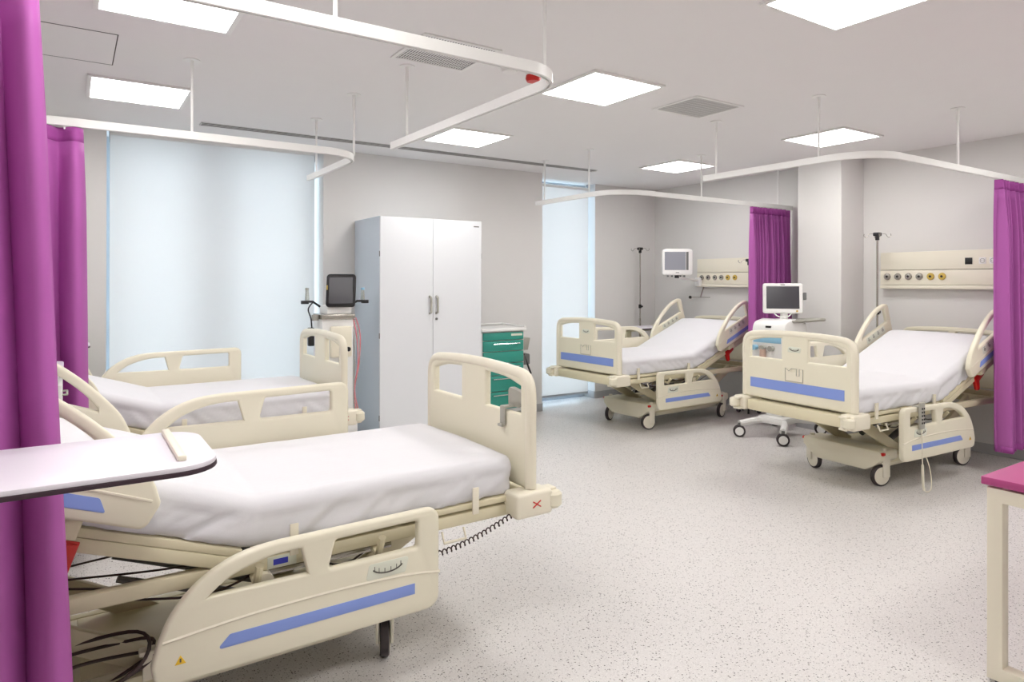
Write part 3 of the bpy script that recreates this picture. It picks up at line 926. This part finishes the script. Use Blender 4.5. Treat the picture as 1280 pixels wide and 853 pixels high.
for x, y in ((.06, .06), (.48, .06), (.06, .40), (.48, .40)):
    w_ = MB(T(x, y, 0)).lathe([(0, -.014), (.05, -.014), (.056, -.008), (.056, .008), (.05, .014), (0, .014)], 20, T(0, 0, .056) @ Matrix.Rotation(PI / 2, 4, 'X')).build('caster', DARK, t)
    MB(T(x, y, 0)).box(-.025, .025, -.03, .03, .1, .145, .006).build('caster_mount', GREY, w_)
MB().box(TW, TW + .11, .06, .24, .62, .74, .015).build('side_bin', GREYD, t)
MB().plate([(0, 0), (.09, .0), (.12, .13), (.0, .10)], (), .14, .006, plane_m((TW + .005, .15, .78), (1, 0, 0), (0, 0, 1))).build('side_scoop', GREY, t)
MB().tube([(TW + .03, .07, .74), (TW + .12, .06, .52)], .010, 6).build('push_handle', BLACK, t)

# ------------------------------------------------------------------ filtration machine by the wardrobe
t = thing('infusion_machine', 'white medical machine with black tablet screen standing left of the wardrobe', 'medical machine', (1.95, 5.86, 0))
MB().box(-.14, .14, -.1, .16, .28, 1.22, .015).build('column', WHITE, t)
MB().box(-.17, .17, -.14, .12, .18, .30, .02).build('base_box', WHITE, t)
MB().box(-.08, .11, -.155, -.10, .86, 1.13, .015).build('front_module', CREAM2, t)
MB().cyl((.07, -.155, .93), .02, .02, 'Y', 14, m=T(0, -.018, 0)).build('knob', BLACK, t)
MB().box(-.15, .15, -.12, .14, 1.19, 1.235, .008).build('silver_band', STEEL, t)
MB().box(-.10, .12, -.11, .1, 1.235, 1.31, .01).build('neck', WHITE, t)
Mt = T(.01, -.13, 1.44) @ rotz(-.35) @ Matrix.Rotation(math.radians(-8), 4, 'X')
ms = MB(Mt).plate(rp([(-.125, -.145, .03), (.125, -.145, .03), (.135, .145, .03), (-.115, .145, .03)], 4), (), .04, .01, Matrix.Rotation(PI / 2, 4, 'X')).build('monitor', BLACK, t)
MB(Mt).box(-.095, .105, -.0225, -.019, -.115, .115).build('screen', SCREEN, ms)
MB(Mt).box(-.118, -.106, -.023, -.018, .005, .045, .002).build('side_button', BRASS, ms)
for s in (-1, 1):
    a = MB().tube([(s * .13, 0, 1.30), (s * .20, -.02, 1.345), (s * .27, -.03, 1.345)], .010, 8).build('side_arm', BLACK, t)
    MB().box(s * .27 - .03, s * .27 + .03, -.05, -.01, 1.325, 1.355, .004).build('clamp', BLACK, a)
    MB().cyl((s * .25, -.03, 1.355), .02, .09, n=12, r2=.014).build('syringe', GLASSY, a)
    MB().cyl((s * .25, -.03, 1.445), .016, .02, n=12).build('syringe_cap', LBLUE if s > 0 else GREY, a)
MB().cyl((-.18, -.03, 1.18), .03, .05, n=14).build('sensor_pod', GREY, t)
MB().box(-.24, -.19, -.05, .0, .96, 1.12, .008).build('pump_clamp', BLACK, t)
MB().tube(spline([(-.20, -.03, 1.34), (-.24, -.03, 1.28), (-.22, -.04, 1.2), (-.21, -.04, 1.1)], 5), .006, 6).build('black_tube', BLACK, t)
for k in range(4):
    x = .16 + .012 * k
    MB().tube(spline([(x - .02, -.05, 1.2), (x + .005 * k, -.07, 1.05), (x + .02 * math.sin(k), -.08, .8), (x - .01 * k, -.06, .55), (x + .01, -.05, .36)], 5), .005, 6).build('tube', PINK if k % 2 else GLASSY, t)
lg = MB()
for s in (-1, 1):
    lg.tube([(s * .13, .05, .16), (s * .17, -.05, .10), (s * .24, -.2, .065)], .022, 8)
    lg.tube([(s * .13, .05, .16), (s * .2, .2, .065)], .022, 8)
lg.build('base_legs', BLACK, t)
for x, y in ((-.24, -.2), (.24, -.2), (-.2, .2), (.2, .2)):
    MB(T(x, y, .032)).lathe([(0, -.012), (.032, -.012), (.032, .012), (0, .012)], 16, Matrix.Rotation(PI / 2, 4, 'X')).build('caster', DARK, t)

# ------------------------------------------------------------------ bed head wall panels
def outlet(t, x, y, z, m):
    o = MB(T(x, y, z)).lathe([(0, 0), (.030, 0), (.034, .006), (.030, .014), (.020, .016), (0, .016)], 20, Matrix.Rotation(-PI / 2, 4, 'Y')).build('gas_outlet', m, t)
    MB(T(x, y, z)).lathe([(.011, .012), (.011, .0195), (0, .0195)], 12, Matrix.Rotation(-PI / 2, 4, 'Y')).build('outlet_port', BLACK, o)
def wall_panel(label, y0, y1, outlets, sw=None, socks=()):
    t = thing('bedhead_panel', label, 'wall panel', (6.8, y0, 1.46), 0, 'ivory bed head service panels')
    L = y1 - y0; D = -.085
    MB().box(D, 0, 0, L, .0, .035, .006).build('bottom_ledge', PANELC, t)
    MB().box(D + .01, 0, 0, L, .038, .178, .003).build('lower_cover', PANELC, t)
    MB().box(D + .01, 0, 0, L, .182, .355, .006).build('upper_cover', PANELC, t)
    for k, y in enumerate(outlets):
        outlet(t, D + .012, y - y0, .118, [STEEL, STEEL, STEEL, STEEL, BRASS, BRASS][k])
    if sw:
        MB().box(D + .006, D + .011, sw - y0 - .03, sw - y0 + .03, .225, .285, .002).build('black_socket', BLACK, t)
    for y in socks:
        o = MB().box(D + .007, D + .011, y - y0 - .028, y - y0 + .028, .228, .284, .002).build('power_socket', WHITE, t)
        m = MB(T(D + .008, y - y0, .256))
        m.lathe([(.020, 0), (.020, .003), (.016, .003), (.016, 0)], 16, Matrix.Rotation(-PI / 2, 4, 'Y'))
        m.box(-.004, .0, -.010, -.005, -.003, .003).box(-.004, 0, .005, .010, -.003, .003)
        m.build('socket_face', GREY, o)
    return t
p4 = wall_panel('ivory wall panel with six gas outlets above the nearest right bed', 1.95, 3.58, [3.51, 3.41, 3.31, 3.21, 3.11, 3.01], 2.79, (2.68, 2.62 - .02))
p3 = wall_panel('ivory wall panel with six gas outlets right of the wall monitor', 4.75, 5.93, [5.85, 5.745, 5.64, 5.54, 5.44, 5.335])
hk = MB().tube([(-.10, .95, -.13), (-.10, 1.27, -.135)], .006, 6).tube([(-.04, 1.10, .0), (-.10, 1.10, -.13)], .008, 6).build('accessory_rod', STEEL, p3)
MB().lathe([(0, -.022), (.016, -.016), (.022, 0), (.016, .016), (0, .022)], 12, T(-.10, 1.27, -.135)).build('rod_knob', BLACK, hk)

# wall monitor on its arm
t = thing('wall_monitor', 'white patient monitor on a swing arm above the far right bed', 'monitor', (6.28, 5.86, 0))
Mm = T(0, 0, 1.77) @ rotz(-.62 - .35 + .30)
b = MB(Mm).plate(rp([(-.185, -.165, .03), (.185, -.165, .03), (.185, .15, .025), (.13, .165, .03), (-.13, .165, .03), (-.185, .15, .025)], 4), (), .09, .02, Matrix.Rotation(PI / 2, 4, 'X')).build('housing', WHITE, t)
MB(Mm).box(-.155, .10, -.047, -.0445, -.10, .125).build('screen', SCREENG, b)
MB(Mm).box(.105, .135, -.047, -.0445, -.10, .125).build('button_column', GREYD, b)
MB(Mm).box(-.02, .02, -.0465, -.0445, -.135, -.128).build('maker_mark', INK, b)
for k in range(5):
    MB(Mm).box(-.12 + k * .05, -.10 + k * .05, -.02, .02, -.185, -.16, .003).build('cable_port', GREYD, b)
ar = MB().tube(spline([(.0, .0, 1.60), (.08, -.03, 1.565), (.26, -.02, 1.55), (.42, .04, 1.545)], 4), .018, 10).build('arm', WHITE, t)
MB().cyl((0, 0, 1.57), .028, .05, n=14).build('swivel', BLACK, ar)
MB().box(.40, .515, -.01, .07, 1.47, 1.58, .01).build('wall_bracket', WHITE, ar)

# IV poles
def iv_pole(label, x, y, h, knob, br=.20):
    t = thing('iv_pole', label, 'iv pole', (x, y, 0), 0, 'steel drip stands by the bed heads')
    MB().cyl((0, 0, .08), .0125, .95, n=12).build('lower_tube', STEEL, t)
    MB().cyl((0, 0, 1.0), .009, h - 1.0, n=12).build('upper_tube', STEEL, t)
    MB().cyl((0, 0, knob), .020, .05, n=12).box(.01, .045, -.012, .012, knob + .01, knob + .035, .004).build('clamp_knob', BLACK, t)
    hd = MB().box(-.03, .03, -.03, .03, h - .01, h + .025, .008).box(-.015, .015, -.015, .015, h - .05, h, .005).build('hook_head', BLACK, t)
    for k in range(4):
        a = k * PI / 2 + .7
        d = Vector((math.cos(a), math.sin(a), 0))
        pts = [d * .025 + Vector((0, 0, h + .012)), d * .07 + Vector((0, 0, h + .010)), d * .085 + Vector((0, 0, h - .012)), d * .10 + Vector((0, 0, h - .022)), d * .118 + Vector((0, 0, h - .008)), d * .115 + Vector((0, 0, h + .012))]
        MB().tube(spline(pts, 4), .0028, 6).build('hook', STEEL, hd)
    for k in range(5):
        a = k * 2 * PI / 5
        l = MB().tube([(0, 0, .10), (.6 * br * math.cos(a), .6 * br * math.sin(a), .085), (br * math.cos(a), br * math.sin(a), .055)], .012, 8).build('leg', STEEL, t)
        MB(T(br * math.cos(a), br * math.sin(a), .025) @ rotz(a)).lathe([(0, -.01), (.025, -.01), (.025, .01), (0, .01)], 14, Matrix.Rotation(PI / 2, 4, 'X')).build('caster', DARK, l)
iv_pole('steel drip stand with black head in the corner by the far window', 6.37, 6.60, 1.96, 1.17, .11)
iv_pole('steel drip stand beside the pillar at the head of the right bed', 6.52, 3.50, 1.98, 1.21)
iv_pole('drip stand mostly hidden by the purple curtain at the pillar', 6.615, 5.05, 1.77, 1.1, .12)

# ------------------------------------------------------------------ overbed tables
def overbed_table(label, x, y, z, rz, L=.80, D=.42, post=-.33, lip=True, bw=.28):
    t = thing('overbed_table', label, 'overbed table', (x, y, 0), rz, 'pale overbed tables with dark edge')
    out = R_(-L / 2, L / 2, -D / 2, D / 2, .09, 7)
    tp = MB().plate(out, (), .012, .003, T(0, 0, z - .006)).build('table_top', TABW, t)
    MB().plate(R_(-L / 2 - .002, L / 2 + .002, -D / 2 - .002, D / 2 + .002, .092, 7), (), .011, .003, T(0, 0, z - .0165)).build('edge_band', TABE, tp)
    if lip:
        MB().box(L / 2 - .085, L / 2 - .065, -D / 2 + .05, D / 2 - .02, z - .001, z + .013, .005).build('lip', CREAM2, tp)
    MB().box(post - .1, L / 2 - .14, -.03, .03, z - .05, z - .022, .004).build('support_arm', CREAMM, t)
    MB().box(post - .035, post + .035, -.025, .025, .06, z - .022, .006).build('post', CREAMM, t)
    MB().box(post - .03, post + .03, -bw, bw, .05, .085, .008).box(post, post + .62, -bw, -bw + .04, .05, .085, .006).box(post, post + .62, bw - .04, bw, .05, .085, .006).build('base_frame', CREAMM, t)
    for xx, yy in ((post, -bw + .02), (post, bw - .02), (post + .58, -bw + .02), (post + .58, bw - .02)):
        MB(T(xx, yy, .026)).lathe([(0, -.01), (.026, -.01), (.026, .01), (0, .01)], 14, Matrix.Rotation(PI / 2, 4, 'X')).build('caster', DARK, t)
    return t
overbed_table('pale overbed table top cut by the left edge, in front of the purple curtain', -.113, 1.80, 1.12, .0, .79, .395)
overbed_table('small end of a dark-edged overbed table behind the bed by the wide blind', -.28, 6.12, 1.04, 0, .80, .40)
overbed_table('pale overbed table half hidden behind the far right bed by the drip stand', 6.10, 6.24, .95, 0, .70, .34, post=-.28, bw=.17)

# bedside cabinet between the left beds
t = thing('bedside_cabinet', 'white bedside cabinet glimpsed between the left curtains behind the bed rail', 'cabinet', (-.43, 3.70, 0))
MB().box(0, .38, 0, .42, .08, 1.085, .008).build('body', WHITE, t)
MB().plate(R_(-.01, .40, -.01, .43, .02), (), .025, .006, T(0, 0, 1.10)).build('top', TABW, t)
for k in range(3):
    d = MB().box(.378, .396, .02, .40, .12 + k * .31, .42 + k * .31, .004).build('drawer', WHITE, t)
    MB().tube([(.396, .14, .36 + k * .31), (.415, .14, .36 + k * .31), (.415, .28, .36 + k * .31), (.396, .28, .36 + k * .31)], .005, 6).build('handle', GREY, d)
for x, y in ((.05, .05), (.33, .05), (.05, .37), (.33, .37)):
    MB(T(x, y, .04)).lathe([(0, -.012), (.04, -.012), (.04, .012), (0, .012)], 16, Matrix.Rotation(PI / 2, 4, 'X')).build('caster', DARK, t)

# ------------------------------------------------------------------ ventilator cart between the right beds
t = thing('ventilator_cart', 'white ventilator on a wheeled cart between the two right beds', 'ventilator', (5.86, 4.12, 0), .05)
bb = MB()
for x, y in ((-.36, -.27), (-.36, .20), (.38, -.22), (.38, .28)):
    bb.tube(spline([(0, 0, .16), (x * .45, y * .6, .155), (x, y, .13)], 4), .032, 8)
bb.box(-.16, .16, -.14, .14, .13, .20, .02)
bb.build('base', WHITE, t)
for x, y in ((-.36, -.27), (-.36, .20), (.38, -.22), (.38, .28)):
    cw = MB(T(x, y, .058)).lathe([(.03, -.028), (.052, -.028), (.058, -.022), (.058, -.008), (.05, -.004), (.05, .004), (.058, .008), (.058, .022), (.052, .028), (.03, .028)], 24, rotz(-.9) @ Matrix.Rotation(PI / 2, 4, 'X')).build('caster', DARK, t)
    MB(T(x, y, .058)).lathe([(0, -.031), (.038, -.031), (.042, -.027), (.042, .027), (.038, .031), (0, .031)], 20, rotz(-.9) @ Matrix.Rotation(PI / 2, 4, 'X')).build('wheel_cover', WHITE, cw)
    MB(T(x, y, 0)).cyl((0, 0, .10), .016, .04, n=10).build('caster_stem', GREYD, cw)
MB().box(-.09, .09, -.09, .09, .18, .80, .015).build('column', WHITE, t)
bd = MB().plate(rp([(-.20, .76, .02), (.20, .76, .02), (.20, 1.12, .03), (-.03, 1.16, .04), (-.17, 1.13, .08), (-.20, 1.0, .03)], 5), (), .36, .02, plane_m((0, 0, 0), (1, 0, 0), (0, 0, 1))).build('body', WHITE, t)
MB().box(-.206, -.196, -.15, .15, .93, 1.02, .004).build('blue_panel', LBLUE, bd)
MB().box(-.185, -.175, -.03, .03, 1.075, 1.095, .002).build('front_slot', BLACK, bd)
for k in range(3):
    MB().cyl((-.205, .12 - k * .09, .88), .026, .05, 'X', 14, m=T(-.05, 0, 0)).build('connector', LBLUE if k == 0 else GREY, bd)
MB().cyl((-.23, .03, .78), .03, .09, n=14).build('water_trap', mat('amber_trap', rgb(206, 176, 160), .3), bd)
sh = MB().box(-.06, .26, -.20, .10, 1.125, 1.15, .01).build('shelf', GREY, t)
MB().tube(spline([(.14, -.2, 1.14), (.20, -.30, 1.155), (.30, -.30, 1.155), (.36, -.18, 1.15), (.28, -.02, 1.14)], 5), .016, 10).build('handle', GREY, t)
Mv = T(.03, -.02, 1.36) @ rotz(-.93) @ Matrix.Rotation(math.radians(-9), 4, 'X')
b = MB(Mv).plate(rp([(-.185, -.15, .02), (.185, -.15, .02), (.185, .15, .02), (-.185, .15, .02)], 4), (), .05, .014, Matrix.Rotation(PI / 2, 4, 'X')).build('monitor', WHITE, t)
MB(Mv).box(-.152, .152, -.0275, -.0245, -.105, .118).build('screen', SCREEN, b)
MB(Mv).cyl((.13, -.026, -.128), .010, .006, 'Y', 12, m=T(0, -.004, 0)).build('dial', BRASS, b)
MB(Mv).box(-.02, .02, -.0265, -.0245, .130, .137).build('maker_mark', INK, b)
MB(Mv).box(.19, .22, -.01, .03, -.01, .06, .003).build('side_connector', GREYD, b)
MB(Mv).tube(spline([(-.08, -.01, -.15), (-.04, -.03, -.185), (.04, -.03, -.185), (.08, -.01, -.15)], 5), .006, 6).build('front_grip', WHITE, b)
MB().cyl((.04, -.03, 1.14), .035, .10, n=14).cyl((.04, -.03, 1.13), .11, .025, n=20).build('monitor_stand', WHITE, t)

# ------------------------------------------------------------------ desk in the right foreground
t = thing('desk', 'magenta-topped desk with cream steel legs at the lower right', 'desk', (2.91, 1.165, 0))
MB().box(0, 1.5, -.75, 0, .750, .780, .003).build('desk_top', MAG, t)
for x in (.012, 1.43):
    f = MB()
    f.plate(R_(-.735, -.015, .012, .740), [R_(-.683, -.067, .064, .688)], .055, .003, plane_m((x + .028, 0, 0), (0, 1, 0), (0, 0, 1)))
    fo = f.build('leg_frame', CREAM2, t)
    for y in (-.70, -.05):
        MB().cyl((x + .028, y, 0), .018, .013, n=12).build('foot', DARK, fo)
for y in (-.70, -.10):
    MB().box(.06, 1.44, y, y + .04, .693, .740, .003).build('cross_rail', CREAM2, t)
for x in (.04, 1.45):
    for y in (-.68, -.07):
        MB().cyl((x, y, .733), .012, .02, n=10).build('spacer', CREAM2, t)
